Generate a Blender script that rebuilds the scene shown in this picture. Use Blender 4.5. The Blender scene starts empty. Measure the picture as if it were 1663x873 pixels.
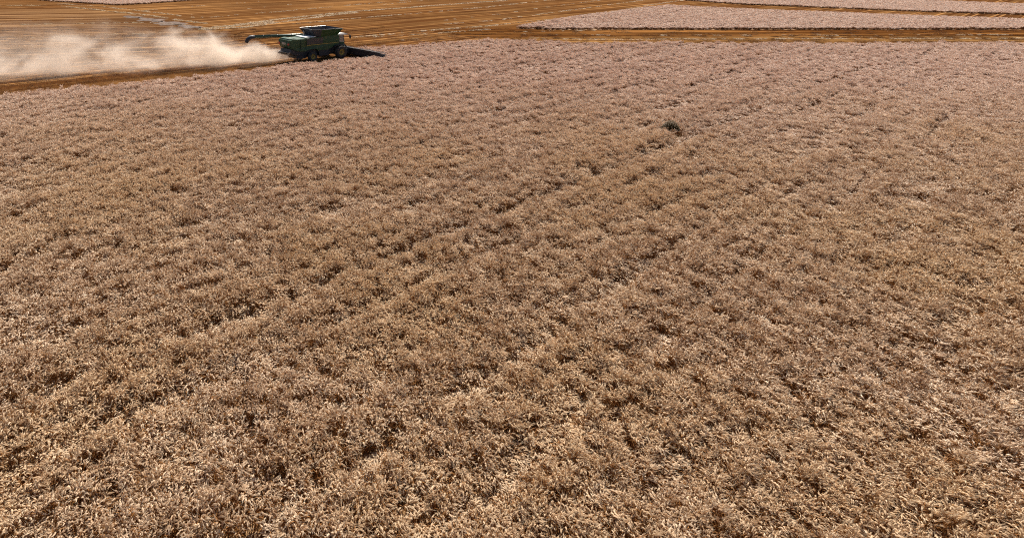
import bpy, bmesh, math, random
import numpy as np
from mathutils import Vector, Matrix
R = math.radians
random.seed(5); rng = np.random.default_rng(11)
S = bpy.context.scene
COL = S.collection
# ------------------------------------------------------------------ camera
W0, H0, F, PX, PY = 1663.0, 873.0, 900.0, 600.0, 222.0
CAMH = 11.5
PITCH = math.atan((PY + 61.0) / F)
cd = bpy.data.cameras.new('camera'); cam = bpy.data.objects.new('camera', cd); COL.objects.link(cam)
cam.location = (0, 0, CAMH); cam.rotation_euler = (math.pi/2 - PITCH, 0, 0)
cd.sensor_width = 36; cd.lens = F / W0 * 36
cd.shift_x = (W0/2 - PX) / W0; cd.shift_y = (PY - H0/2) / W0
cd.clip_start = 0.1; cd.clip_end = 6000
S.camera = cam
# ------------------------------------------------------------------ light
SUN_AZ, SUN_EL = 14.0, 50.0
wd = bpy.data.worlds.new('World'); S.world = wd; wd.use_nodes = True
nt = wd.node_tree; bg = nt.nodes['Background']
sky = nt.nodes.new('ShaderNodeTexSky'); sky.sky_type = 'NISHITA'; sky.sun_disc = False
sky.sun_elevation = R(SUN_EL); sky.sun_rotation = R(SUN_AZ); sky.dust_density = 1.5
nt.links.new(sky.outputs[0], bg.inputs[0]); bg.inputs[1].default_value = 0.05
sl = bpy.data.lights.new('sun', 'SUN'); sl.energy = 5.0; sl.angle = R(0.5); sl.color = (1.0, 0.93, 0.83)
so = bpy.data.objects.new('sun', sl); COL.objects.link(so)
sd = Vector((math.sin(R(SUN_AZ))*math.cos(R(SUN_EL)), math.cos(R(SUN_AZ))*math.cos(R(SUN_EL)), math.sin(R(SUN_EL))))
so.rotation_euler = sd.to_track_quat('Z', 'Y').to_euler(); so.location = (0, 60, 80)
S.view_settings.view_transform = 'Standard'; S.view_settings.look = 'None'
S.view_settings.exposure = 0.95; S.view_settings.gamma = 1; S.view_settings.use_curve_mapping = False
S.cycles.use_denoising = False; S.cycles.filter_width = 1.1
S.cycles.max_bounces = 8; S.cycles.diffuse_bounces = 4; S.cycles.volume_bounces = 3; S.cycles.transmission_bounces = 4
S.cycles.volume_step_rate = 0.12; S.cycles.volume_max_steps = 512

# ------------------------------------------------------------------ survey: photo point -> ground
def ground(px, py, z=0.0):
    dx = (px - PX) / F; dy = (PY - py) / F
    d = np.array([dx, math.cos(PITCH) + dy*math.sin(PITCH), -math.sin(PITCH) + dy*math.cos(PITCH)])
    t = (z - CAMH) / d[2]
    return np.array([d[0]*t, d[1]*t])
def gpoly(pts, z=0.0): return np.array([ground(x, y, z) for x, y in pts])
def inside(P, poly):
    x, y = P[:, 0], P[:, 1]; r = np.zeros(len(P), bool)
    n = len(poly); j = n - 1
    for i in range(n):
        xi, yi = poly[i]; xj, yj = poly[j]
        c = ((yi > y) != (yj > y))
        with np.errstate(divide='ignore', invalid='ignore'):
            r ^= c & (x < (xj - xi)*(y - yi)/(yj - yi + 1e-12) + xi)
        j = i
    return r
def vnoise(x, y, seed=0):
    xi = np.floor(x).astype(np.int64); yi = np.floor(y).astype(np.int64)
    fx = x - xi; fy = y - yi
    fx = fx*fx*(3-2*fx); fy = fy*fy*(3-2*fy)
    def h(a, b):
        n = (a*374761393 + b*668265263 + seed*974634777) & 0xffffffff
        n = ((n ^ (n >> 13))*1274126177) & 0xffffffff
        return ((n ^ (n >> 16)) & 0xffff)/65535.0
    return (h(xi, yi)*(1-fx)*(1-fy) + h(xi+1, yi)*fx*(1-fy) + h(xi, yi+1)*(1-fx)*fy + h(xi+1, yi+1)*fx*fy)
def fbm(x, y, o=3, seed=0):
    s = 0; a = 1; t = 0
    for k in range(o):
        s = s + a*vnoise(x*2**k, y*2**k, seed+k*17); t += a; a *= 0.55
    return s/t

ROW = math.atan2(1.37, 1.048)                 # crop rows run this far clockwise of +Y
UD = np.array([math.sin(ROW), math.cos(ROW)]); VD = np.array([math.cos(ROW), -math.sin(ROW)])

# ------------------------------------------------------------------ node helpers
def mat(name):
    m = bpy.data.materials.new(name); m.use_nodes = True; n = m.node_tree
    return m, n, n.nodes['Principled BSDF']
def N(n, t, **kw):
    k = n.nodes.new(t)
    for a, b in kw.items(): setattr(k, a, b)
    return k
def math_(n, op, a, b=None, clamp=False):
    k = N(n, 'ShaderNodeMath', operation=op, use_clamp=clamp)
    for i, v in enumerate((a, b)):
        if v is None: continue
        if isinstance(v, (int, float)): k.inputs[i].default_value = v
        else: n.links.new(v, k.inputs[i])
    return k.outputs[0]
def mixc(n, f, a, b, bt='MIX'):
    k = N(n, 'ShaderNodeMix', data_type='RGBA', blend_type=bt)
    for i, v in ((0, f), (6, a), (7, b)):
        if isinstance(v, (int, float)): k.inputs[i].default_value = v
        elif isinstance(v, tuple): k.inputs[i].default_value = (*v, 1)
        else: n.links.new(v, k.inputs[i])
    return k.outputs[2]
def ramp(n, f, p0, p1, smooth=True):
    k = N(n, 'ShaderNodeMapRange'); k.interpolation_type = 'SMOOTHSTEP' if smooth else 'LINEAR'
    n.links.new(f, k.inputs[0]); k.inputs[1].default_value = p0; k.inputs[2].default_value = p1
    return k.outputs[0]
def noise(n, vec, scale, detail=3, rough=0.6):
    k = N(n, 'ShaderNodeTexNoise'); k.inputs['Scale'].default_value = scale
    k.inputs['Detail'].default_value = detail; k.inputs['Roughness'].default_value = rough
    if vec is not None: n.links.new(vec, k.inputs['Vector'])
    return k.outputs['Fac']

def streak_coords(n, ang):
    geo = N(n, 'ShaderNodeNewGeometry')
    rot = N(n, 'ShaderNodeVectorRotate', rotation_type='Z_AXIS'); rot.inputs['Angle'].default_value = ang
    n.links.new(geo.outputs['Position'], rot.inputs['Vector'])
    def stretched(sx, sy, off=0):
        k = N(n, 'ShaderNodeMapping'); k.inputs['Scale'].default_value = (sx, sy, 0.02); k.inputs['Location'].default_value = (off, off*1.7, 0)
        n.links.new(rot.outputs[0], k.inputs['Vector']); return k.outputs[0]
    wide = ramp(n, noise(n, stretched(0.13, 0.005), 1.0, 3, 0.7), 0.38, 0.60)
    fine = ramp(n, noise(n, stretched(0.55, 0.012, 9), 1.0, 3, 0.65), 0.45, 0.60)
    thin = ramp(n, noise(n, stretched(1.5, 0.02, 5), 1.0, 1, 0.5), 0.56, 0.65)
    return geo, stretched, wide, fine, thin
def straw_mat(name, ca, cb, cc, trans=0.35, rough=0.55, region=None, rows=None):
    """dry plant matter: two tones by plant, a third in large patches, light passing through"""
    m, n, p = mat(name)
    oi = N(n, 'ShaderNodeObjectInfo'); geo = N(n, 'ShaderNodeNewGeometry')
    c = mixc(n, oi.outputs['Random'], ca, cb)
    big = ramp(n, noise(n, geo.outputs['Position'], 0.09, 4, 0.6), 0.40, 0.62)
    c = mixc(n, math_(n, 'MULTIPLY', big, 0.75), c, cc)
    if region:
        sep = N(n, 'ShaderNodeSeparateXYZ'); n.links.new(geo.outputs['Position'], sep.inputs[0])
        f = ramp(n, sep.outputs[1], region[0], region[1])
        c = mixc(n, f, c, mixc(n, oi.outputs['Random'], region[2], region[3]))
    if rows is not None:
        _, _, wide, fine, thin = streak_coords(n, rows)
        c = mixc(n, 1.0, c, mixc(n, wide, (0.55, 0.47, 0.40), (1.0, 1.0, 1.0)), 'MULTIPLY')
        c = mixc(n, math_(n, 'MULTIPLY', fine, .55), c, (0.56, 0.33, 0.12))
        c = mixc(n, math_(n, 'MULTIPLY', thin, .8), c, (0.82, 0.60, 0.30))
    sm = ramp(n, noise(n, geo.outputs['Position'], 9.0, 2, 0.6), 0.3, 0.75)
    c = mixc(n, 0.35 if rows is None else 0.0, c, mixc(n, sm, (0.45, 0.45, 0.45), (1, 1, 1)), 'MULTIPLY')
    n.links.new(c, p.inputs['Base Color']); p.inputs['Roughness'].default_value = rough
    p.inputs['Specular IOR Level'].default_value = 0.3
    if trans:
        tr = N(n, 'ShaderNodeBsdfTranslucent'); n.links.new(c, tr.inputs[0])
        mx = N(n, 'ShaderNodeMixShader'); mx.inputs[0].default_value = trans
        n.links.new(p.outputs[0], mx.inputs[1]); n.links.new(tr.outputs[0], mx.inputs[2])
        n.links.new(mx.outputs[0], n.nodes['Material Output'].inputs[0])
    return m
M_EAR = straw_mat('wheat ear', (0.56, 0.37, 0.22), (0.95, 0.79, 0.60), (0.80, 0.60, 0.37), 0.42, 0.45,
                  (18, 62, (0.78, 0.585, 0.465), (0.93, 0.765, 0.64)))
M_STEM = straw_mat('wheat stalk', (0.31, 0.135, 0.036), (0.42, 0.20, 0.062), (0.28, 0.12, 0.032), 0.3, 0.6)
M_STRAW = straw_mat('loose straw', (0.68, 0.50, 0.28), (0.82, 0.66, 0.42), (0.62, 0.44, 0.23), 0.25, 0.45)

def field_mat(name, ang, dark, mid, pale):
    """soil with stubble: streaks along the drilling direction"""
    m, n, p = mat(name)
    geo, stretched, wide, fine, thin = streak_coords(n, ang)
    grain = ramp(n, noise(n, stretched(5.0, 1.6, 3), 1.0, 4, 0.7), 0.3, 0.75)
    blot = ramp(n, noise(n, geo.outputs['Position'], 0.045, 4, 0.6), 0.35, 0.65)
    c = mixc(n, wide, dark, mid)
    c = mixc(n, math_(n, 'MULTIPLY', fine, 0.6), c, pale)
    c = mixc(n, math_(n, 'MULTIPLY', thin, 0.95), c, tuple(min(.8, q*2.1) for q in pale))
    c = mixc(n, 0.45, c, mixc(n, blot, (0.62, 0.60, 0.66), (1.1, 1.08, 1.0)), 'MULTIPLY')
    c = mixc(n, 0.35, c, mixc(n, grain, (0.45, 0.42, 0.40), (1.15, 1.15, 1.1)), 'MULTIPLY')
    n.links.new(c, p.inputs['Base Color']); p.inputs['Roughness'].default_value = 1.0
    p.inputs['Specular IOR Level'].default_value = 0.0
    b = N(n, 'ShaderNodeBump'); b.inputs['Strength'].default_value = 0.5; b.inputs['Distance'].default_value = 0.08
    n.links.new(grain, b.inputs['Height']); n.links.new(b.outputs[0], p.inputs['Normal'])
    return m
DK, MD, PL = (0.070, 0.027, 0.009), (0.106, 0.043, 0.0145), (0.175, 0.089, 0.033)
# ------------------------------------------------------------------ setting
def link(name, me, parent=None):
    o = bpy.data.objects.new(name, me); COL.objects.link(o)
    if parent: o.parent = parent
    return o
def structure(o): o['kind'] = 'structure'; return o

def gz(x, y):
    """ground height: level where the camera looks, low hills from 230 m on"""
    r = np.hypot(x, y - 40)
    k = np.clip((r - 230)/500, 0, 1); k = k*k*(3-2*k)
    return k*(34*fbm(x/420+3, y/420+7, 3, 5) - 6) + 0.0
rs = [0]
while rs[-1] < 5000: rs.append(rs[-1] + max(6, rs[-1]*0.05))
A = 160
vs = [(0, 40, 0.0)]; fs = []
for r in rs[1:]:
    for a in range(A):
        x = r*math.cos(2*math.pi*a/A); y = 40 + r*math.sin(2*math.pi*a/A)
        vs.append((x, y, float(gz(np.array(x), np.array(y)))))
for a in range(A): fs.append((0, 1+a, 1+(a+1) % A))
for k in range(len(rs)-2):
    for a in range(A):
        b = 1+k*A; c = b+A; a2 = (a+1) % A
        fs.append((b+a, c+a, c+a2, b+a2))
me = bpy.data.meshes.new('ground'); me.from_pydata(vs, [], fs); me.polygons.foreach_set('use_smooth', [True]*len(fs))
me.materials.append(field_mat('stubble ground', ROW, DK, MD, PL)); structure(link('ground', me))

def sheet(name, pts, z, m):
    P = gpoly(pts); bm = bmesh.new()
    f = bm.faces.new([bm.verts.new((x, y, z)) for x, y in P])
    bmesh.ops.recalc_face_normals(bm, faces=bm.faces)
    if f.normal.z < 0: f.normal_flip()
    bmesh.ops.triangulate(bm, faces=bm.faces)
    me = bpy.data.meshes.new(name); bm.to_mesh(me); bm.free(); me.materials.append(m)
    return structure(link(name, me))
# left-hand slope, drilled in its own direction, below the gully
SLOPE = [(-500, 12), (100, 13), (136, 15.5), (208, 22.5), (253, 28.5), (300, 38), (345, 47), (400, 60), (330, 82), (150, 105), (-500, 130)]
sa = ground(0, 60) - ground(300, 54); SANG = math.atan2(-sa[0], -sa[1])
sheet('field_slope', SLOPE, 0.004, field_mat('slope stubble', SANG, DK, (0.108, 0.050, 0.021), (0.178, 0.100, 0.046)))
# strip between the two crops on the right
HEAD = [(700, 51), (838, 42), (896, 44.5), (977, 44.5), (1200, 44.5), (1900, 44.5), (1900, 75), (951, 72), (876, 69), (820, 66), (760, 60)]
ha = ground(1200, 58) - ground(900, 57); HANG = math.atan2(ha[0], ha[1])
sheet('headland', HEAD, 0.004, field_mat('headland stubble', HANG, (0.056, 0.020, 0.0055), (0.092, 0.034, 0.0095), (0.14, 0.062, 0.019)))
sheet('headland', [(760, 61.5), (820, 63), (876, 61), (977, 59.5), (1200, 59), (1900, 59), (1900, 75), (951, 72), (876, 69), (820, 66)], 0.008, field_mat('headland pale stubble', HANG, (0.095, 0.040, 0.013), (0.145, 0.066, 0.022), (0.22, 0.118, 0.042)))

# crop outlines, read at the height of the ears
CZ = 0.55
CO_ANG = R(90 - 50.0)                      # heading of the combine, anticlockwise from +X
c0 = ground(497, 98.2)
cf = np.array([math.cos(CO_ANG), math.sin(CO_ANG)]); cl = np.array([-cf[1], cf[0]])
def cw(s, y): return c0 + cf*s + cl*y
crop_a = list(gpoly([(-420, 197), (-150, 168), (0, 153), (96, 144), (192, 136), (289, 125), (400, 113.6), (481, 102.5), (521, 99.7), (577, 94), (604, 91)], CZ))
crop_a += [cw(6.6, -6.95), cw(7.6, -6.9), cw(7.7, 0.0), cw(7.8, 2.0)]
crop_a += list(gpoly([(587, 77), (627, 75.7), (652, 74), (678, 71.5), (715, 68.7), (753, 66), (791, 63.6), (820, 63), (848, 64.5), (876, 67), (951, 69.5), (1200, 69.5), (2100, 69.5)], CZ))
crop_a += [np.array([90., 0.]), np.array([-90., 0.])]
crop_a = np.array(crop_a)
crop_b = gpoly([(838, 41.5), (896, 30), (977, 19), (1052, 10.6), (1085, 7), (1128, 9.6), (1200, 13), (1500, 24), (2000, 41), (2000, 43.5), (1200, 43.5), (896, 43.5)], CZ)
crop_c = gpoly([(1115, -1.5), (1200, 4.5), (1500, 16), (2000, 30), (2000, 18), (1200, -12), (1120, -8)], CZ)
crop_d = gpoly([(60, -2), (87, 0), (125, 2), (175, 5), (190, 6), (230, 4), (290, 0), (330, -4), (330, -14), (60, -14)], CZ)
CROPS = [crop_a, crop_b, crop_c, crop_d]

# ------------------------------------------------------------------ plant pieces
class MB:
    def __init__(s): s.v = []; s.f = []; s.m = []
    def add(s, v, f, m=0):
        b = len(s.v); s.v += [tuple(p) for p in v]; s.f += [tuple(i+b for i in q) for q in f]; s.m += [m]*len(f)
    def mesh(s, name, mats, smooth=False):
        me = bpy.data.meshes.new(name); me.from_pydata(s.v, [], s.f)
        for m in mats: me.materials.append(m)
        me.polygons.foreach_set('material_index', s.m)
        if smooth: me.polygons.foreach_set('use_smooth', [True]*len(s.f))
        me.update(); return me
def frame(d):
    d = Vector(d).normalized(); a = Vector((0, 0, 1)) if abs(d.z) < 0.9 else Vector((1, 0, 0))
    u = d.cross(a).normalized(); return d, u, d.cross(u)
def strand(mb, pts, rad, m, n=3):
    rings = []
    for i, p in enumerate(pts):
        d = (pts[min(i+1, len(pts)-1)] - pts[max(i-1, 0)]); d, u, w = frame(d)
        rings.append([p + (u*math.cos(2*math.pi*k/n) + w*math.sin(2*math.pi*k/n))*rad[i] for k in range(n)])
    v = [q for r in rings for q in r]; f = []
    for i in range(len(pts)-1):
        for k in range(n): f.append((i*n+k, i*n+(k+1) % n, (i+1)*n+(k+1) % n, (i+1)*n+k))
    mb.add(v, f, m)
def stalk(mb, x, y, h, lean, k=1.0, awns=5, full=True):
    d = Vector((lean[0], lean[1], 0)); base = Vector((x, y, 0))
    top = base + d*0.35*h + Vector((0, 0, h))
    mid = base + d*0.12*h + Vector((0, 0, h*0.55))
    if full: strand(mb, [base, mid, top], [0.0028*k, 0.0025*k, 0.0018*k], 1)
    else: strand(mb, [mid, top], [0.0035*k, 0.002*k], 1)
    dd = (d*random.uniform(0.5, 1.7) + Vector((random.gauss(0, .25), random.gauss(0, .25), random.uniform(0.0, 0.9)))).normalized()
    L = random.uniform(0.075, 0.11)*(0.8+0.2*k)
    e0 = top; e1 = top + dd*L*0.5; e2 = top + (dd + Vector((0, 0, -0.35))).normalized()*L
    strand(mb, [e0, e0.lerp(e1, .5), e1, e2], [0.003*k, 0.009*k, 0.0105*k, 0.002*k], 0, 4)
    for _ in range(awns):
        t = random.uniform(0.2, 1); p = e0.lerp(e2, t)
        ad = (dd + Vector((random.gauss(0, .35), random.gauss(0, .35), random.gauss(0, .3)))).normalized()
        _, u, w = frame(ad); q = p + ad*random.uniform(0.07, 0.12)
        mb.add([p + u*0.0016*k, p - u*0.0016*k, q], [(0, 1, 2)], 0)
    if random.random() < 0.8:
        z = random.uniform(0.35, 0.85); p = base.lerp(top, z); a = random.uniform(0, 6.28)
        o = Vector((math.cos(a), math.sin(a), 0)); t = Vector((-math.sin(a), math.cos(a), 0))*0.005*k
        q = p + o*0.09 + Vector((0, 0, 0.06)); r = p + o*0.2 + Vector((0, 0, random.uniform(-0.1, 0.02)))
        mb.add([p-t, p+t, q+t, q-t, r], [(0, 1, 2, 3), (3, 2, 4)], 1)
def proto(col, name, mb, mats, smooth=False):
    o = bpy.data.objects.new(name, mb.mesh(name, mats, smooth)); col.objects.link(o); return o
def tuft(col, n, rad, k, awns, full=True, clumps=1):
    mb = MB()
    cen = [(0, 0, 1.0)] if clumps == 1 else [(random.uniform(-rad, rad), random.uniform(-rad, rad), random.uniform(.80, 1.12)) for _ in range(clumps)]
    cr = rad if clumps == 1 else 0.10
    for i in range(n):
        cx, cy, ch = cen[i % clumps]
        r = cr*math.sqrt(random.random()); a = random.uniform(0, 6.28)
        hh = 0.62*random.uniform(0.84, 1.10)*ch*(1-.12*(r/cr)**2)
        stalk(mb, cx+r*math.cos(a), cy+r*math.sin(a), hh, (0.25+random.gauss(0, .22)+1.2*r*math.cos(a), -0.18+random.gauss(0, .22)+1.2*r*math.sin(a)), k, awns, full)
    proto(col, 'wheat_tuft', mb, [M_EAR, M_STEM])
cn = cm = cfar = bpy.data.collections.new('wheat')
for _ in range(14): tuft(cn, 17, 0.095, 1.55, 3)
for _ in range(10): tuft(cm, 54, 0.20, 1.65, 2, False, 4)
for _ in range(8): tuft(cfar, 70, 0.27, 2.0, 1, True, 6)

def scatter(name, P, rot, scl, idx, coll, n_var):
    """one object whose pieces stand on the points"""
    me = bpy.data.meshes.new(name); me.vertices.add(len(P)); me.vertices.foreach_set('co', np.asarray(P, np.float32).ravel())
    for an, ty, ar, key in (('rot', 'FLOAT_VECTOR', rot, 'vector'), ('scl', 'FLOAT_VECTOR', scl, 'vector'), ('idx', 'INT', idx, 'value')):
        a = me.attributes.new(an, ty, 'POINT'); a.data.foreach_set(key, np.asarray(ar, np.int32 if ty == 'INT' else np.float32).ravel())
    o = link(name, me)
    g = bpy.data.node_groups.new(name, 'GeometryNodeTree')
    g.interface.new_socket('Geometry', in_out='INPUT', socket_type='NodeSocketGeometry')
    g.interface.new_socket('Geometry', in_out='OUTPUT', socket_type='NodeSocketGeometry')
    gi = g.nodes.new('NodeGroupInput'); go = g.nodes.new('NodeGroupOutput')
    ci = g.nodes.new('GeometryNodeCollectionInfo'); ci.inputs['Collection'].default_value = coll
    ci.inputs['Separate Children'].default_value = True; ci.inputs['Reset Children'].default_value = True
    ip = g.nodes.new('GeometryNodeInstanceOnPoints'); ip.inputs['Pick Instance'].default_value = True
    def at(nm, ty):
        k = g.nodes.new('GeometryNodeInputNamedAttribute'); k.data_type = ty; k.inputs['Name'].default_value = nm; return k.outputs['Attribute']
    g.links.new(gi.outputs[0], ip.inputs['Points']); g.links.new(ci.outputs[0], ip.inputs['Instance'])
    g.links.new(at('idx', 'INT'), ip.inputs['Instance Index'])
    e = g.nodes.new('FunctionNodeEulerToRotation'); g.links.new(at('rot', 'FLOAT_VECTOR'), e.inputs[0])
    g.links.new(e.outputs[0], ip.inputs['Rotation']); g.links.new(at('scl', 'FLOAT_VECTOR'), ip.inputs['Scale'])
    g.links.new(ip.outputs[0], go.inputs[0])
    md = o.modifiers.new('scatter', 'NODES'); md.node_group = g
    o['kind'] = 'stuff'
    return o
def lattice(y0, y1, step, jit=0.5):
    ys = np.arange(y0, y1, step); out = []
    for y in ys:
        xs = np.arange(-0.78*y - 5, 1.24*y + 5, step)
        out.append(np.column_stack([xs, np.full(len(xs), y)]))
    P = np.concatenate(out); P += rng.uniform(-jit, jit, P.shape)*step
    return P
# wheelings and gaps in the crop: lines along the rows through surveyed points
TR = [(ground(880, 310, CZ), ground(1060, 240, CZ), 0.75), (ground(1040, 430, CZ), ground(1140, 362, CZ), 0.6)]
WEED = ground(1088, 214, 0.3)
def crop_height(P):
    u = P@UD; v = P@VD
    fine = fbm(u/0.9, v/0.55, 3, 3)          # pockets between plants
    big = fbm(u/7.0, v/2.2, 3, 21)           # leaning waves of the crop
    row = fbm(u/9.0, v/0.42, 2, 40)
    right = np.clip((P[:, 0] - 2)/18, 0, 1)
    drill = np.cos(v*2*math.pi/0.62 + 1.5*(fbm(u/14, v/14, 2, 70)-.5)*6)
    h = 0.95 + 0.62*(fine-0.5) + 0.34*(big-0.5) + (0.14 + 0.50*right)*(row - 0.5) + (0.012+0.06*right)*drill + (0.08+0.42*right)*(fbm(u/16, v/1.05, 2, 19)-0.5)
    h += 0.26*(fbm(u/0.45, v/0.33, 2, 55) - 0.5)
    pocket = fbm(u/1.3+40, v/0.7, 3, 77)
    h -= np.clip((pocket - 0.60)/0.12, 0, 1)*0.30
    h -= 0.25*np.exp(-(((P[:, 0]-WEED[0])/.9)**2 + ((P[:, 1]-WEED[1]+1.3)/1.1)**2))
    for a, b, wgt in TR:
        d = (b-a)/np.linalg.norm(b-a); nrm = np.array([-d[1], d[0]])
        for off in (0.0, 2.3):
            q = (P - a)@nrm + off; al = (P-a)@d
            patchy = np.clip((fbm(al/2.2, al*0+off+3, 3, 61) - 0.22)*5, 0, 1)
            h -= wgt*np.exp(-(q/0.27)**2)*patchy*(1.0 if off == 0 else 0.55)*(P[:, 1] < 62)
    for off in np.arange(-61, 90, 4.6):      # faint older wheelings
        q = v - off + 0.3*np.sin(u/11)
        h -= 0.34*np.exp(-(q/0.24)**2)*np.clip((fbm(u/5+off, v*0+off, 2, 90)-0.40)*6, 0, 1)*(0.3+0.7*right)
    return h
def crop_points(y0, y1, step, polys):
    P = lattice(y0, y1, step)
    k = np.zeros(len(P), bool)
    for c in polys: k |= inside(P, c)
    P = P[k]; h = crop_height(P)
    k = (h > 0.16) & (np.hypot((P-WEED)[:, 0], ((P-WEED)[:, 1]+.3)*.65) > 0.55); return P[k], h[k]
allsets = []
for i0, nv, y0, y1, step in ((0, 14, 3.5, 50, 0.205), (14, 10, 50, 92, 0.38), (24, 8, 92, 240, 0.52)):
    P, h = crop_points(y0, y1, step, CROPS)
    n = len(P); print('WHEAT', n)
    u = P@UD; v = P@VD
    rot = np.column_stack([rng.normal(0, 0.10, n) + 0.16*(fbm(P[:, 0]/2.5, P[:, 1]/2.5, 2, 8)-0.5)*2,
                           rng.normal(0, 0.10, n) + 0.22*(fbm(P[:, 0]/3.5, P[:, 1]/2.0, 2, 9)-0.3)*2, rng.normal(0, 0.7, n)])
    wd_ = rng.uniform(0.9, 1.15, n)
    if step < .3: h = h + rng.normal(0, .10, n); wd_ = rng.uniform(.75, 1.25, n)
    allsets.append((np.column_stack([P, np.zeros(n)-0.02]), rot, np.column_stack([wd_, wd_, np.clip(h, 0.2, 1.4)]), i0 + rng.integers(0, nv, n)))
P, rot, scl, idx = [np.concatenate([a[i] for a in allsets]) for i in range(4)]
# which object a tuft belongs to: one crop object per field
def tag(o, label, cat, group=None):
    o['label'] = label; o['category'] = cat
    if group: o['group'] = group
    return o
FIELD_TAGS = [('standing_wheat', 'ripe pinkish-beige grain crop filling the whole foreground field, nearest the camera'),
              ('standing_wheat', 'wedge of uncut pale crop at top right, beyond the brown stubble strip'),
              ('standing_wheat', 'sliver of uncut pale crop in the top right corner, behind the wedge of crop'),
              ('standing_wheat', 'thin patch of uncut pale crop at the very top left behind the stubble')]
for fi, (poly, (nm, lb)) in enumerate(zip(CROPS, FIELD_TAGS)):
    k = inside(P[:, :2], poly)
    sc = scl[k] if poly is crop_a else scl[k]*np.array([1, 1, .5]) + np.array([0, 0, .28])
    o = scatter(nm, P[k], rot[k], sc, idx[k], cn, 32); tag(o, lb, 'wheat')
# soil under the crop: dark litter seen through the gaps
m, n, p = mat('crop litter')
geo = N(n, 'ShaderNodeNewGeometry')
c = mixc(n, noise(n, geo.outputs['Position'], 6, 4, .7), (0.20, 0.11, 0.05), (0.40, 0.24, 0.11))
n.links.new(c, p.inputs['Base Color']); p.inputs['Roughness'].default_value = 0.95
M_LIT = m
def soil(poly):
    bm = bmesh.new(); bm.faces.new([bm.verts.new((x, y, 0.008)) for x, y in poly]); bmesh.ops.recalc_face_normals(bm, faces=bm.faces)
    for f in bm.faces:
        if f.normal.z < 0: f.normal_flip()
    bmesh.ops.triangulate(bm, faces=bm.faces)
    me = bpy.data.meshes.new('soil'); bm.to_mesh(me); bm.free(); me.materials.append(M_LIT); structure(link('soil', me))
for c in CROPS: soil(c)

# ------------------------------------------------------------------ stubble
SLP, HDP = gpoly(SLOPE), gpoly(HEAD)
for reg, az, lb in ((0, ROW, 'short orange-brown cut stubble in fine stripes around and beyond the combine'),
                    (1, SANG, 'brown stubble on the left slope below the gully, behind the dust cloud'),
                    (2, HANG, 'dark brown stubble strip between the foreground crop and the far wedge of crop')):
    ms = straw_mat('stubble stalk', (0.25, 0.105, 0.034), (0.32, 0.150, 0.052), (0.27, 0.115, 0.038), 0.25, 0.6, None, az)
    cs = bpy.data.collections.new('stubble')
    for _ in range(6):
        mb = MB()
        for rx in np.arange(-0.6, 0.59, 0.15):
            for _k in range(24):
                x = rx + random.gauss(0, .02); y = random.uniform(-.62, .62); h = random.uniform(.06, .12)
                a = Vector((x, y, 0)); b = a + Vector((random.gauss(0, .02), random.gauss(0, .02), h))
                strand(mb, [a, b], [.004, .0036], 0, 3)
        for _k in range(22):
            x, y, a = random.uniform(-.6, .6), random.uniform(-.6, .6), random.uniform(0, 6.28); L = random.uniform(.05, .2)
            p = Vector((x, y, random.uniform(.01, .06))); q = p + Vector((math.cos(a)*L, math.sin(a)*L, random.uniform(-.01, .04)))
            strand(mb, [p, q], [.0035, .003], 0, 3)
        proto(cs, 'stubble_patch', mb, [ms])
    ud = np.array([math.sin(az), math.cos(az)]); vd = np.array([math.cos(az), -math.sin(az)])
    gu, gv = np.meshgrid(np.arange(-320, 420, 1.2), np.arange(-320, 420, 1.2))
    P = gu.reshape(-1, 1)*ud + (gv.reshape(-1, 1))*vd + ud*rng.uniform(-.5, .5, gv.size)[:, None]
    k = (P[:, 1] > 28) & (P[:, 1] < 225) & (P[:, 0] > -.78*P[:, 1]-6) & (P[:, 0] < 1.24*P[:, 1]+6)
    P = P[k]; k = np.ones(len(P), bool)
    for c in CROPS: k &= ~inside(P, c)
    is_s, is_h = inside(P, SLP), inside(P, HDP)
    k &= (~is_s & ~is_h) if reg == 0 else (is_s if reg == 1 else is_h & ~is_s)
    P = P[k]; P = P[rng.uniform(0, 1, len(P)) > np.clip((P[:, 1]-62)/45, 0, 1)]; n = len(P); print('STUBBLE', n)
    hh = 0.7 + 0.7*fbm((P@vd)/2.2, (P@ud)/60, 2, 12)
    o = scatter('stubble', np.column_stack([P, np.zeros(n)+.003]), np.column_stack([np.zeros(n), np.zeros(n), -az + rng.choice([0, math.pi], n)]),
                np.column_stack([np.ones(n), np.ones(n), hh]), rng.integers(0, 6, n), cs, 6)
    tag(o, lb, 'stubble')
# straw left in swaths
cst = bpy.data.collections.new('straw')
for _ in range(6):
    mb = MB()
    for _k in range(60):
        x, y, a = random.gauss(0, .22), random.gauss(0, .22), random.uniform(0, 6.28); L = random.uniform(.12, .34)
        z = abs(random.gauss(.05, .07))
        p = Vector((x, y, z)); q = p + Vector((math.cos(a)*L, math.sin(a)*L, random.uniform(-.03, .06)))
        strand(mb, [p, q], [.006, .006], 0, 3)
    proto(cst, 'straw_wisp', mb, [M_STRAW])
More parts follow.
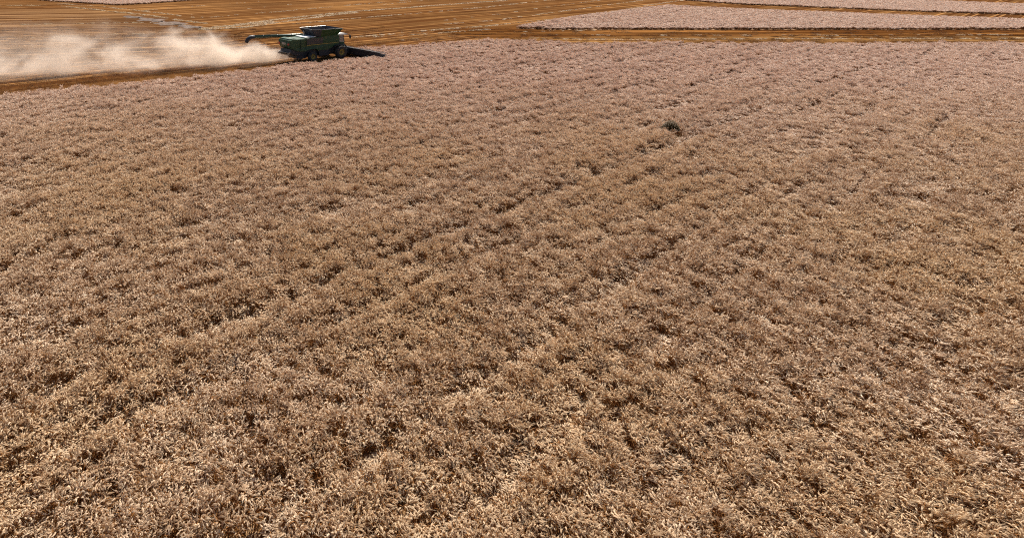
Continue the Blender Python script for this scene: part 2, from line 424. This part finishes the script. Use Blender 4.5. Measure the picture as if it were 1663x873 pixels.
# (photo polyline, half width m, wisps per metre, patchiness)
SW = [([(-250, 8.5), (0, 9.6), (60, 9.6), (100, 6.9), (167, 12), (208, 16.3), (262, 22), (313, 29)], .45, 2.2, .45),
      ([(313, 29), (335, 29), (352, 28), (420, 22), (490, 16.5), (568, 9), (670, 0)], .35, 1.3, .5),
      ([(100, 11), (136, 14.6), (208, 21.8), (253, 27.2), (289, 33.6), (334, 39)], .55, 3.0, .4),
      ([(-250, 45), (0, 41), (100, 39.5), (240, 37), (300, 42)], .45, 1.6, .5),
      ([(-250, 72), (0, 65), (100, 60), (240, 55), (300, 53)], .4, 1.4, .55),
      ([(325, 48), (360, 44), (400, 39), (460, 31), (529, 24), (580, 18.6), (655, 13.5), (713, 9), (761, 5.4), (821, 1.5)], .7, 4.5, .3),
      ([(325, 49), (400, 44.5), (460, 35.5), (505, 29.5), (580, 20.5)], .8, 5.0, .35),
      ([(345, 45), (400, 41.5), (440, 36)], 1.3, 8.0, .4),
      ([(470, 39.5), (544, 33.7), (610, 27.7), (689, 21), (791, 12), (900, 0)], .35, 1.6, .45),
      ([(566, 62), (640, 55.6), (701, 49.6), (776, 44.5), (851, 36), (900, 32), (1000, 19), (1052, 9), (1115, 0)], .4, 1.7, .4),
      ([(600, 61), (680, 57), (704, 54.7), (760, 51), (830, 46)], .35, 1.5, .5),
      ([(720, 40), (800, 34), (934, 16), (1050, 0)], .3, 1.0, .5),
      ([(700, 36), (800, 25), (900, 11), (980, 0)], .3, .8, .55),
      ([(620, 8), (700, 0)], .3, 1.0, .5), ([(230, 18), (330, 10), (420, 3)], .3, .7, .6), ([(300, 25), (400, 15), (500, 5)], .3, .7, .6),
      ([(860, 62), (951, 65), (1200, 64), (1700, 63)], .35, 1.5, .4), ([(840, 56), (1000, 58), (1300, 58), (1700, 57)], .3, .8, .55),
      ([(560, 70), (640, 67), (760, 58), (850, 52), (1000, 50)], .3, .6, .55)]
PP = []; SS = []
for pts, wd2, dens, thr in SW:
    G = gpoly(pts)
    for a, b in zip(G[:-1], G[1:]):
        L = np.linalg.norm(b-a); n = int(L*dens*2.3); t = rng.uniform(0, 1, n)[:, None]
        q = a + (b-a)*t; nrm = np.array([-(b-a)[1], (b-a)[0]])/L
        q = q + nrm*rng.normal(0, wd2*0.45, n)[:, None] + nrm*(fbm(q[:, 0]/6, q[:, 1]/6, 2, 6)-.5)[:, None]*0.8
        kk = fbm(q[:, 0]/2.6, q[:, 1]/2.6, 3, 31) + rng.uniform(-.14, .14, n) > thr - .01
        PP.append(q[kk])
P = np.concatenate(PP)
k = np.ones(len(P), bool)
for c in CROPS: k &= ~inside(P, c)
P = P[k]; n = len(P); print('STRAW', n)
s1 = rng.uniform(.45, .95, n)
o = scatter('straw', np.column_stack([P, np.zeros(n)+.01]), np.column_stack([np.zeros(n), np.zeros(n), rng.uniform(0, 6.28, n)]),
            np.column_stack([s1, s1, s1*rng.uniform(.6, 1.3, n)]), rng.integers(0, 6, n), cst, 6)
tag(o, 'pale loose straw lying in broken swaths across the brown stubble', 'straw')
# bare washed soil in the gully between the two slopes
m, n, p = mat('washed soil'); geo = N(n, 'ShaderNodeNewGeometry')
c = mixc(n, ramp(n, noise(n, geo.outputs['Position'], .7, 5, .65), .35, .65), (0.07, 0.042, 0.028), (0.14, 0.088, 0.060))
n.links.new(c, p.inputs['Base Color']); p.inputs['Roughness'].default_value = .95
b = N(n, 'ShaderNodeBump'); b.inputs['Distance'].default_value = .3; n.links.new(noise(n, geo.outputs['Position'], 1.5, 5, .6), b.inputs['Height']); n.links.new(b.outputs[0], p.inputs['Normal'])
GC = gpoly([(205, 27), (235, 31), (262, 36), (290, 41), (325, 46.5)]); nv = 60; vs = []; fs = []
for i in range(nv+1):
    t = i/nv*(len(GC)-1); k = min(int(t), len(GC)-2); c_ = GC[k] + (GC[k+1]-GC[k])*(t-k)
    d = GC[k+1]-GC[k]; d = d/np.linalg.norm(d); nr = np.array([-d[1], d[0]])
    hw = random.uniform(.7, 1.2)*(1.9 + 1.5*math.sin(i*.37) + 1.0*math.sin(i*.91+1))*math.sin(math.pi*(i+.6)/(nv+1.2))**.5*0.8 + .3
    for j in range(9):
        w = (j-4)/4; q = c_ + nr*w*hw
        z = .02 + (0.13*abs(math.sin(i*.55+w*2.5)) + .10*random.random())*(1-w*w)
        vs.append((q[0], q[1], z if abs(w) < 1 else -.02))
for i in range(nv):
    for j in range(8): a = i*9+j; fs.append((a, a+1, a+10, a+9))
me = bpy.data.meshes.new('gully'); me.from_pydata(vs, [], fs); me.materials.append(m); structure(link('gully', me))
# ------------------------------------------------------------------ combine
def paint(name, col, rough=0.4, metal=0.0, dust=0.25, coat=0.0):
    m, n, p = mat(name); geo = N(n, 'ShaderNodeTexCoord')
    f = ramp(n, noise(n, geo.outputs['Object'], 2.2, 5, .65), .38, .75)
    c = mixc(n, math_(n, 'MULTIPLY', f, dust), col, (0.34, 0.24, 0.15))
    n.links.new(c, p.inputs['Base Color']); p.inputs['Metallic'].default_value = metal
    r = math_(n, 'ADD', math_(n, 'MULTIPLY', f, 0.35), rough); n.links.new(r, p.inputs['Roughness'])
    return m
G_GREEN = paint('green paint', (0.005, 0.042, 0.010), .42, dust=.07)
G_DARK = paint('black steel', (0.012, 0.015, 0.024), .5, dust=.10)
G_GREY = paint('dark screen', (0.045, 0.036, 0.034), .6, dust=.2)
G_YEL = paint('yellow paint', (0.30, 0.22, 0.035), .5, dust=.3)
G_TYRE = paint('tyre rubber', (0.022, 0.022, 0.024), .8, dust=.30)
G_WHITE = paint('pale roof', (0.72, 0.72, 0.68), .35, dust=.15)
G_TARP = paint('tank extension', (0.022, 0.026, 0.036), .5, dust=.08)
G_STEEL = paint('worn steel', (0.30, 0.30, 0.29), .35, .8, dust=.2)
G_RED = paint('red lens', (0.5, 0.03, 0.02), .3, dust=.1)
m, n, p = mat('cab glass'); p.inputs['Base Color'].default_value = (0.30, 0.31, 0.31, 1); p.inputs['Roughness'].default_value = 0.12
p.inputs['Alpha'].default_value = 0.42; G_GLASS = m

def bmobj(name, bm, m, parent, bev=0.0, smooth=False):
    if bev: bmesh.ops.bevel(bm, geom=[e for e in bm.edges if len(e.link_faces) == 2 and e.calc_face_angle(0) > .6], offset=bev, segments=2, affect='EDGES')
    bmesh.ops.recalc_face_normals(bm, faces=bm.faces)
    me = bpy.data.meshes.new(name); bm.to_mesh(me); bm.free(); me.materials.append(m)
    if smooth: me.polygons.foreach_set('use_smooth', [True]*len(me.polygons))
    return link(name, me, parent)
def box(bm, x0, x1, y0, y1, z0, z1):
    v = [bm.verts.new((x, y, z)) for z in (z0, z1) for x, y in ((x0, y0), (x1, y0), (x1, y1), (x0, y1))]
    for q in ((3, 2, 1, 0), (4, 5, 6, 7), (0, 1, 5, 4), (1, 2, 6, 5), (2, 3, 7, 6), (3, 0, 4, 7)): bm.faces.new([v[i] for i in q])
def prism(bm, prof, y0, y1, taper=None):
    """profile in x,z extruded across y"""
    a = [bm.verts.new((x, y0, z)) for x, z in prof]; b = [bm.verts.new((x, y1, z)) for x, z in prof]
    n = len(prof); bm.faces.new(a); bm.faces.new(b[::-1])
    for i in range(n): bm.faces.new((a[i], b[i], b[(i+1) % n], a[(i+1) % n]))
def tube(bm, pts, r, n=12, cap=True):
    pts = [Vector(p) for p in pts]; rr = r if isinstance(r, (list, tuple)) else [r]*len(pts); rings = []
    for i, p in enumerate(pts):
        d, u, w = frame(pts[min(i+1, len(pts)-1)] - pts[max(i-1, 0)])
        rings.append([bm.verts.new(p + (u*math.cos(2*math.pi*k/n)+w*math.sin(2*math.pi*k/n))*rr[i]) for k in range(n)])
    for i in range(len(rings)-1):
        for k in range(n): bm.faces.new((rings[i][k], rings[i][(k+1) % n], rings[i+1][(k+1) % n], rings[i+1][k]))
    if cap: bm.faces.new(rings[0][::-1]); bm.faces.new(rings[-1])
def lathe(bm, prof, c, n=36):
    """profile (radius, y) round the y axis at c"""
    rings = []
    for r, y in prof:
        rings.append([bm.verts.new((c[0]+r*math.cos(2*math.pi*k/n), c[1]+y, c[2]+r*math.sin(2*math.pi*k/n))) for k in range(n)])
    for i in range(len(rings)-1):
        for k in range(n): bm.faces.new((rings[i][k], rings[i][(k+1) % n], rings[i+1][(k+1) % n], rings[i+1][k]))

CO = bpy.data.objects.new('combine_harvester', None); COL.objects.link(CO)
CO.location = (c0[0], c0[1], 0); CO.rotation_euler = (0, 0, CO_ANG)
tag(CO, 'dark green combine harvester with yellow wheel rims cutting the edge of the pale crop', 'combine harvester')
B = lambda: bmesh.new()
# --- body: side profile, tapered toward the tail
prof = [(-3.05, 2.45), (-2.95, 2.92), (-2.6, 3.0), (-0.9, 2.98), (4.05, 3.12), (4.15, 2.2), (4.0, 1.75), (3.3, 1.72), (2.85, 1.5), (2.3, 1.35), (0.9, 1.35),
        (0.6, 1.62), (-0.4, 1.62), (-0.9, 1.42), (-1.9, 1.5), (-2.7, 1.85)]
bm = B(); prism(bm, prof, -1.38, 1.38)
for v in bm.verts:
    if v.co.x < -0.8: v.co.y *= 1 - 0.10*min(1, (-0.8-v.co.x)/2.2)
body = bmobj('body', bm, G_GREEN, CO, .05)
for x in (-1.55, -0.82, 1.78, 3.62):
    bm = B(); box(bm, x-.012, x+.012, -1.389, -1.36 if x > -1 else -1.30, 1.7, 3.0); bmobj('panel_seam', bm, G_DARK, body)
bm = B(); box(bm, -0.70, 1.62, -1.40, -1.372, 2.22, 2.96)
for z in np.arange(2.3, 2.95, .09): box(bm, -.64, 1.56, -1.412, -1.399, z, z+.03)
bmobj('side_screen', bm, G_GREY, body)
bm = B(); box(bm, -0.75, 4.05, -1.408, -1.374, 2.10, 2.165)
bmobj('stripe', bm, G_YEL, body)
bm = B(); box(bm, -0.75, 4.05, 1.374, 1.408, 2.10, 2.165); bmobj('stripe', bm, G_YEL, body)
# tail: hood, lamps, spreader
bm = B(); prism(bm, [(-2.9, 2.9), (-2.8, 3.07), (-2.3, 3.12), (-1.8, 3.03), (-1.2, 2.98), (-0.7, 3.03), (-0.7, 2.9)], -1.0, 1.1); bmobj('engine_hood', bm, G_GREEN, CO, .06)
for y, z in ((-1.0, 2.45), (1.0, 2.45)):
    bm = B(); box(bm, -3.09, -3.03, y-.13, y+.13, z-.10, z+.12); bmobj('tail_lamp', bm, G_RED, CO, .015)
bm = B(); box(bm, -3.075, -3.035, -.42, .42, 2.35, 2.62); bmobj('rear_decal', bm, G_STEEL, CO)
bm = B(); prism(bm, [(-2.75, 1.8), (-2.9, 1.35), (-2.3, 1.05), (-1.2, 1.0), (-1.0, 1.5), (-1.9, 1.52)], -1.15, 1.15); sp = bmobj('straw_chopper', bm, G_DARK, CO, .03)
bm = B()
for y in np.linspace(-1, 1, 7): prism(bm, [(-3.35, 1.28), (-2.85, 1.42), (-2.8, 1.3), (-3.3, 1.12)], y-.02, y+.02)
box(bm, -3.3, -2.8, -1.15, 1.15, 1.4, 1.44); bmobj('spreader_fin', bm, G_STEEL, sp)
# chassis
bm = B(); box(bm, -1.2, 4.6, -.95, .95, .75, 1.75); box(bm, -1.5, 4.3, -.7, .7, .55, .9)
box(bm, 1.1, 2.6, -1.3, -.7, .6, 1.45); box(bm, -1.9, -.6, -1.0, 1.0, .5, 1.6); bmobj('chassis', bm, G_DARK, CO, .04)
bm = B(); tube(bm, [(4.15, -1.3, .78), (4.15, 1.3, .78)], .2, 14); bmobj('axle', bm, G_DARK, CO)
bm = B(); tube(bm, [(0, -1.2, .62), (0, 1.2, .62)], .12, 12); bmobj('axle', bm, G_DARK, CO)
# wheels
def wheel(x, y, r, w, lugs):
    sg = -1 if y < 0 else 1
    piv = B(); h = w/2; ri = r*.50
    prof = [(ri, -h*.75), (ri+.04, -h*.92), (r*.82, -h), (r*.93, -h*.9), (r*.97, -h*.6), (r*.975, 0), (r*.97, h*.6), (r*.93, h*.9), (r*.82, h), (ri+.04, h*.92), (ri, h*.75), (ri, 0), (ri, -h*.75)]
    lathe(piv, prof, (x, y, r), 40)
    for k in range(lugs):
        for sd_ in (-1, 1):
            a = 2*math.pi*(k + (.5 if sd_ > 0 else 0))/lugs
            pts = []
            for t, da in ((0.03, 0), (1.0, .16)):
                for rr in (r*.955, r*1.0):
                    for e in (-.035, .035):
                        th = a + da + e*(.5/r)
                        pts.append(piv.verts.new((x+rr*math.cos(th)*(1 if t < .5 or rr < r*.97 else .985), y+sd_*h*t*.93, r+rr*math.sin(th)*(1 if t < .5 or rr < r*.97 else .985))))
            q = pts
            for f in ((0, 1, 3, 2), (4, 6, 7, 5), (0, 2, 6, 4), (1, 5, 7, 3), (2, 3, 7, 6)): piv.faces.new([q[i] for i in f])
    tyre = bmobj('wheel', piv, G_TYRE, CO)
    bm = B(); lathe(bm, [(ri*.985, sg*h*.78), (ri*.93, sg*h*.80), (ri*.86, sg*h*.45), (ri*.45, sg*h*.35), (ri*.42, sg*h*.52), (.001, sg*h*.52)], (x, y, r), 32)
    lathe(bm, [(ri*.985, -sg*h*.78), (ri*.86, -sg*h*.3), (.001, -sg*h*.3)], (x, y, r), 32)
    rim = bmobj('rim', bm, G_YEL, tyre)
    bm = B()
    for k in range(8):
        a = k*math.pi/4; tube(bm, [(x+ri*.31*math.cos(a), y+sg*h*.5, r+ri*.31*math.sin(a)), (x+ri*.31*math.cos(a), y+sg*h*.58, r+ri*.31*math.sin(a))], .018, 6)
    tube(bm, [(x, y+sg*h*.5, r), (x, y+sg*h*.66, r)], ri*.2, 14); bmobj('hub', bm, G_DARK, tyre)
for y in (-1.62, 1.62): wheel(4.15, y, .80, .62, 22)
for y in (-1.45, 1.45): wheel(0.0, y, .63, .42, 20)
# fender above front wheel
bm = B(); prism(bm, [(3.2, 1.7), (3.5, 1.83), (4.8, 1.83), (5.1, 1.5), (5.05, 1.46), (4.75, 1.77), (3.5, 1.77), (3.25, 1.66)], -1.7, -1.38); bmobj('fender', bm, G_DARK, CO)
# grain tank: opened extension above the body
def ring4(bm, pts): return [bm.verts.new(p) for p in pts]
lowr = [(0.85, 1.36, 3.05), (0.85, -1.0, 3.05), (1.35, -1.37, 3.05), (3.9, -1.37, 3.12), (3.9, 1.36, 3.12)]
topr = [(0.40, 1.80, 3.98), (0.36, -1.0, 3.98), (1.25, -1.80, 3.98), (4.38, -1.80, 3.92), (4.38, 1.80, 3.95)]
def panel(bm, ids, t=.045):
    for i in ids:
        j = (i+1) % 5; q = []
        for src in (lowr[i], lowr[j], topr[j], topr[i]):
            p = Vector(src); c = Vector((2.4, 0, p.z)); q.append((p, p + (c-p).normalized()*t))
        a = [bm.verts.new(x[0]) for x in q]; b = [bm.verts.new(x[1]) for x in q]
        bm.faces.new(a); bm.faces.new(b[::-1])
        for k in range(4): bm.faces.new((a[k], a[(k+1) % 4], b[(k+1) % 4], b[k]))
bm = B(); panel(bm, [2])
v = [bm.verts.new((x*.98+.03, y*.98, z+.03)) for x, y, z in lowr]; bm.faces.new(v)
tank = bmobj('grain_tank', bm, G_GREEN, CO)
bm = B(); panel(bm, [0, 1, 3, 4]); bmobj('tank_extension', bm, G_TARP, tank)
for i in range(5):
    bm = B(); a = Vector(topr[i]); b = Vector(topr[(i+1) % 5]); tube(bm, [a+Vector((0, 0, .02)), b+Vector((0, 0, .02))], .035 if i in (0, 4) else .022, 8)
    bmobj('tank_rail', bm, G_STEEL if i in (0, 4) else G_DARK, tank)
for y in (-.9, -.1, .9):
    bm = B(); prism(bm, [(.83, 3.06), (.40, 3.94), (.36, 3.91), (.78, 3.04)], y-.025, y+.025); bmobj('tank_rib', bm, G_DARK, tank)
bm = B(); bmesh.ops.create_grid(bm, x_segments=14, y_segments=12, size=1)
for v in bm.verts:
    q = v.co.copy(); v.co = Vector((2.35 + q.x*1.5, q.y*1.38, 3.2 + .36*max(0, 1-(q.x**2+q.y**2)*.8) + random.uniform(-.01, .01)))
gm, n, p = mat('grain'); p.inputs['Base Color'].default_value = (.5, .32, .14, 1); p.inputs['Roughness'].default_value = .8
bb = N(n, 'ShaderNodeBump'); bb.inputs['Distance'].default_value = .02; n.links.new(noise(n, None, 60), bb.inputs['Height']); n.links.new(bb.outputs[0], p.inputs['Normal'])
bmobj('grain', bm, gm, tank)
# cab
bm = B(); prism(bm, [(4.15, 1.45), (4.15, 2.9), (4.35, 2.92), (4.45, 2.05), (5.2, 2.05), (5.3, 1.62), (5.15, 1.45)], -.98, .98); cab = bmobj('cab', bm, G_GREEN, CO, .02)
for y in (-.97, .97):
    bm = B(); tube(bm, [(5.22, y, 2.0), (5.05, y, 2.98)], .045, 6); bmobj('cab_post', bm, G_DARK, cab)
    bm = B(); tube(bm, [(4.42, y, 1.7), (4.38, y, 2.98)], .05, 6); bmobj('cab_post', bm, G_DARK, cab)
for y0, y1 in ((-.975, -.965), (.965, .975)):
    bm = B(); prism(bm, [(4.44, 2.07), (5.19, 2.07), (5.03, 2.94), (4.40, 2.94)], y0, y1); bmobj('window', bm, G_GLASS, cab)
bm = B(); prism(bm, [(5.215, 2.07), (5.23, 2.07), (5.075, 2.94), (5.06, 2.94)], -.93, .93); bmobj('windscreen', bm, G_GLASS, cab)
bm = B(); prism(bm, [(4.2, 2.96), (4.2, 3.12), (4.5, 3.2), (5.3, 3.16), (5.66, 3.06), (5.68, 2.97)], -1.08, 1.08); bmobj('roof', bm, G_WHITE, cab, .05)
bm = B(); prism(bm, [(4.5, 1.8), (4.5, 2.5), (4.6, 2.52), (4.66, 2.0), (4.98, 1.98), (4.98, 1.84)], -.28, .28); bmobj('seat', bm, G_DARK, cab, .03)
bm = B(); tube(bm, [(5.2, 0, 1.8), (5.08, 0, 2.25)], .03, 8); lathe(bm, [(.17, -.012), (.19, 0), (.17, .012), (.15, 0), (.17, -.012)], (5.06, 0, 2.28), 20); bmobj('steering_wheel', bm, G_DARK, cab)
for s_ in (-1, 1):
    bm = B(); tube(bm, [(5.5, s_*1.0, 3.0), (5.75, s_*1.35, 2.98), (5.78, s_*1.42, 2.86)], .025, 6); mi = bmobj('mirror_arm', bm, G_DARK, cab)
    bm = B(); box(bm, 5.76, 5.84, s_*1.42-.13, s_*1.42+.13, 2.45, 2.9); bmobj('mirror', bm, G_DARK, cab, .02)
# driver's platform and ladder on the far side
bm = B(); box(bm, 4.2, 5.2, 1.0, 1.75, 1.66, 1.72)
for x in (4.25, 4.75, 5.15): tube(bm, [(x, 1.72, 1.7), (x, 1.72, 2.5)], .02, 6)
tube(bm, [(4.25, 1.72, 2.5), (5.15, 1.72, 2.5)], .02, 6)
bmobj('platform', bm, G_DARK, CO)
bm = B()
for x in (4.78, 5.18): tube(bm, [(x, 1.8, 1.66), (x, 2.05, .45)], .025, 6)
for t in np.linspace(.1, .95, 5): tube(bm, [(4.78, 1.8+.25*t, 1.66-1.2*t), (5.18, 1.8+.25*t, 1.66-1.2*t)], .022, 6)
bmobj('ladder', bm, G_DARK, CO)
# engine deck behind the tank
bm = B(); box(bm, -.75, .72, -1.2, 1.0, 3.06, 3.14); bmobj('engine_deck', bm, G_WHITE, CO, .02)
bm = B()
tube(bm, [(.1, .4, 3.15), (.1, .4, 3.62), (.0, .4, 3.7)], .07, 10); bmobj('exhaust_pipe', bm, G_STEEL, CO)
# unloading auger folded back along the far side
ax = [(1.0, 1.62, 2.95), (0.3, 1.66, 3.07), (-6.25, 1.45, 3.42)]
bm = B(); tube(bm, ax, .19, 16); auger = bmobj('unloading_auger', bm, paint('auger tube', (0.02, 0.055, 0.03), .25, dust=.05), CO, 0, True)
bm = B(); tube(bm, [(-6.1, 1.45, 3.41), (-6.6, 1.44, 3.40), (-7.0, 1.43, 3.14), (-7.2, 1.42, 2.80)], [.215, .25, .24, .2], 14); bmobj('spout', bm, G_DARK, auger, 0, True)
bm = B(); tube(bm, [(1.1, 1.5, 2.2), (1.1, 1.6, 3.0)], .24, 14); bmobj('auger_elbow', bm, G_DARK, auger)
for t in (.2, .5, .8):
    a = Vector(ax[1]).lerp(Vector(ax[2]), t); d = (Vector(ax[2])-Vector(ax[1])).normalized(); bm = B(); tube(bm, [a-d*.03, a+d*.03], .21, 16)
    bmobj('auger_collar', bm, G_DARK, auger)
# feeder house
bm = B(); prism(bm, [(4.5, 1.35), (4.6, .8), (6.25, .3), (6.3, .95)], -.68, .68); bmobj('feeder_house', bm, G_DARK, CO, .03)
# header
bm = B(); HW = 6.7
prism(bm, [(6.22, .28), (6.18, 1.02), (6.3, 1.08), (6.34, .98), (6.36, .36), (6.9, .22), (7.5, .16), (7.5, .12), (6.7, .14)], -HW, HW)
header = bmobj('header', bm, G_DARK, CO)
bm = B(); tube(bm, [(6.24, -HW, 1.08), (6.24, HW, 1.08)], .05, 8); bmobj('header_beam', bm, G_STEEL, header)
for s_ in (-1, 1):
    bm = B(); prism(bm, [(6.15, .2), (6.12, 1.02), (6.5, .92), (7.4, .55), (8.1, .2), (7.6, .1)], s_*(HW+.01)-.07, s_*(HW+.01)+.07); bmobj('crop_divider', bm, G_DARK, header, .02)
bm = B(); tube(bm, [(7.15, -HW+.15, .72), (7.15, HW-.15, .72)], .07, 8)
for k in range(6):
    a = k*math.pi/3; cx, cz = 7.15+.3*math.cos(a), .72+.3*math.sin(a)
    tube(bm, [(cx, -HW+.15, cz), (cx, HW-.15, cz)], .02, 5)
    for y in np.linspace(-HW+.15, HW-.15, 5): tube(bm, [(7.15, y, .72), (cx, y, cz)], .018, 5)
    for y in np.arange(-HW+.2, HW-.2, .3): tube(bm, [(cx, y, cz), (cx-.03, y, cz-.2)], .007, 4, False)
bmobj('reel', bm, G_DARK, header)
bm = B(); tube(bm, [(6.75, -HW+.1, .5), (6.75, HW-.1, .5)], .18, 10); bmobj('cross_auger', bm, G_STEEL, header)
for s_ in (-1, 1):
    bm = B(); lathe(bm, [(.001, -.1), (.2, -.1), (.27, -.07), (.28, 0), (.27, .07), (.2, .1), (.001, .1)], (5.8, s_*4.9, .28), 20); tube(bm, [(5.8, s_*4.9, .28), (6.2, s_*4.9, .55)], .05, 6); bmobj('gauge_wheel', bm, G_TYRE, header)

for o in list(CO.children):          # superstructure sits a little lower than drawn above
    if o.name.startswith(('wheel', 'axle', 'header')): continue
    for q in [o] + list(o.children):
        for v in q.data.vertices: v.co.z *= 0.945
# ------------------------------------------------------------------ weed standing in the crop
mW = straw_mat('weed leaf', (0.12, 0.072, 0.014), (0.15, 0.095, 0.018), (0.13, 0.065, 0.014), .25)
WB = bpy.data.objects.new('weed_bush', None); COL.objects.link(WB); WB.location = (WEED[0], WEED[1], 0.12)
tag(WB, 'small dark olive-green weed bush poking above the pale crop on the right', 'bush')
mb = MB()
for k in range(16):
    a = random.uniform(0, 6.28); o_ = Vector((math.cos(a), math.sin(a), 0))*random.uniform(.15, .42)
    strand(mb, [Vector((0, 0, -.12)), o_*.35+Vector((0, 0, .4)), o_+Vector((0, 0, random.uniform(.6, .95)))], [.012, .008, .003], 0, 4)
link('stem', mb.mesh('stem', [M_STEM]), WB)
mb = MB()
for k in range(4500):
    a = random.uniform(0, 6.28); r = .56*random.random()**.5; z = .35 + random.random()*(.55*(1-(r/.6)**2)+.10)
    p = Vector((r*math.cos(a), r*math.sin(a), z)); d, u, w = frame((random.gauss(0, 1), random.gauss(0, 1), random.gauss(.2, .8)))
    L = random.uniform(.03, .06); mb.add([p-d*L, p+u*L*.4, p+d*L, p-u*L*.4], [(0, 1, 2, 3)], 0)
link('foliage', mb.mesh('foliage', [mW]), WB)
# ------------------------------------------------------------------ bird behind the combine
bp = c0 + cf*(-5.2) + cl*0.9
mbd, n, p = mat('dark plumage'); p.inputs['Base Color'].default_value = (.03, .025, .022, 1); p.inputs['Roughness'].default_value = .7
bm = B(); tube(bm, [(-.17, 0, .0), (-.10, 0, .0), (-.02, 0, -.01), (.06, 0, 0), (.10, 0, .015), (.13, 0, .02), (.165, 0, .012)], [.035, .02, .042, .04, .024, .022, .004], 10)
for s_ in (-1, 1):
    w = [bm.verts.new(q) for q in ((.06, s_*.03, .015), (.07, s_*.12, .09), (.03, s_*.26, .15), (-.02, s_*.13, .08), (-.04, s_*.03, .01))]
    w2 = [bm.verts.new((q.co.x, q.co.y, q.co.z-.008)) for q in w]
    bm.faces.new(w); bm.faces.new(w2[::-1])
    for i in range(5): bm.faces.new((w[i], w[(i+1) % 5], w2[(i+1) % 5], w2[i]))
bird = bmobj('bird', bm, mbd, None); bird.location = (bp[0], bp[1], 2.45); bird.rotation_euler = (.3, .1, 2.2)
tag(bird, 'tiny dark bird in the air below the unloading pipe, behind the combine', 'bird')

# ------------------------------------------------------------------ dust plume
d0 = ground(500, 99); d1 = ground(-120, 134); DL = float(np.linalg.norm(d1-d0)); dd_ = (d1-d0)/DL
mD = bpy.data.materials.new('chaff dust'); mD.use_nodes = True; n = mD.node_tree
n.nodes.remove(n.nodes['Principled BSDF'])
pv = N(n, 'ShaderNodeVolumePrincipled'); pv.inputs['Color'].default_value = (0.91, 0.81, 0.71, 1); pv.inputs['Anisotropy'].default_value = 0.35
tc = N(n, 'ShaderNodeTexCoord'); sp_ = N(n, 'ShaderNodeSeparateXYZ'); n.links.new(tc.outputs['Object'], sp_.inputs[0])
X, Y, Z = sp_.outputs
t = math_(n, 'DIVIDE', X, DL)
nz = N(n, 'ShaderNodeTexNoise'); nz.inputs['Scale'].default_value = .42; nz.inputs['Detail'].default_value = 4; nz.inputs['Roughness'].default_value = .55; nz.inputs['Distortion'].default_value = .5
mp = N(n, 'ShaderNodeMapping'); mp.inputs['Scale'].default_value = (.75, 1, 1.15); n.links.new(tc.outputs['Object'], mp.inputs[0]); n.links.new(mp.outputs[0], nz.inputs['Vector'])
lo = noise(n, tc.outputs['Object'], .13, 2, .5)
# profile of the dense core
hgt = math_(n, 'ADD', math_(n, 'MULTIPLY', ramp(n, X, 0, 7, False), 1.9), 1.1)
hgt = math_(n, 'MULTIPLY', hgt, math_(n, 'ADD', math_(n, 'MULTIPLY', lo, 1.3), .4))
wid = math_(n, 'ADD', math_(n, 'MULTIPLY', ramp(n, X, 0, 9, False), 1.3), .7)
zz = math_(n, 'DIVIDE', Z, hgt); yy = math_(n, 'DIVIDE', math_(n, 'ABSOLUTE', Y), wid)
q = math_(n, 'SUBTRACT', 1.0, math_(n, 'ADD', math_(n, 'MULTIPLY', zz, zz), math_(n, 'MULTIPLY', yy, yy)))
core = math_(n, 'ADD', q, math_(n, 'MULTIPLY', math_(n, 'SUBTRACT', nz.outputs['Fac'], .53), 5.2))
core = ramp(n, core, -.45, 2.0)
fade = math_(n, 'ADD', math_(n, 'MULTIPLY', ramp(n, X, 5, 20, False), -.58), 1.0)
core = math_(n, 'MULTIPLY', math_(n, 'MULTIPLY', core, fade), 1.25)
zt = math_(n, 'DIVIDE', Z, math_(n, 'ADD', math_(n, 'MULTIPLY', ramp(n, X, 0, 22, False), 5.2), 1.0)); yt = math_(n, 'DIVIDE', Y, 5.0)
thin = math_(n, 'SUBTRACT', 1.0, math_(n, 'ADD', math_(n, 'MULTIPLY', zt, zt), math_(n, 'MULTIPLY', yt, yt)), True)
thin = math_(n, 'MULTIPLY', math_(n, 'MULTIPLY', thin, ramp(n, nz.outputs['Fac'], .32, .72)), .17)
dens = math_(n, 'ADD', core, thin)
dens = math_(n, 'MULTIPLY', dens, math_(n, 'MULTIPLY', ramp(n, X, 0, .8), ramp(n, Z, .0, .4)))
n.links.new(dens, pv.inputs['Density']); n.links.new(pv.outputs[0], n.nodes['Material Output'].inputs['Volume'])
vs = []; fs = []; NS = 48; NR = 20
for i in range(NS+1):
    x = DL*i/NS; g = min(1, x/22)
    hh = 1.2 + min(1, x/7)*2.2 + g*2.8 + .5*math.sin(i*.7)+.3*math.sin(i*1.9); ww = 1.2 + min(1, x/9)*2.2 + g*1.4
    for k in range(NR):
        a = 2*math.pi*k/NR; z = math.sin(a)*hh
        vs.append((x, math.cos(a)*ww, max(z, .04)))
for i in range(NS):
    for k in range(NR): fs.append((i*NR+k, i*NR+(k+1) % NR, (i+1)*NR+(k+1) % NR, (i+1)*NR+k))
fs.append(tuple(range(NR))[::-1]); fs.append(tuple(NS*NR+k for k in range(NR)))
me = bpy.data.meshes.new('dust_cloud'); me.from_pydata(vs, [], fs); me.materials.append(mD)
o = link('dust_cloud', me); o.location = (d0[0], d0[1], 0); o.rotation_euler = (0, 0, math.atan2(dd_[1], dd_[0])); o['kind'] = 'stuff'
tag(o, 'pale beige dust and chaff cloud trailing left behind the combine', 'dust')
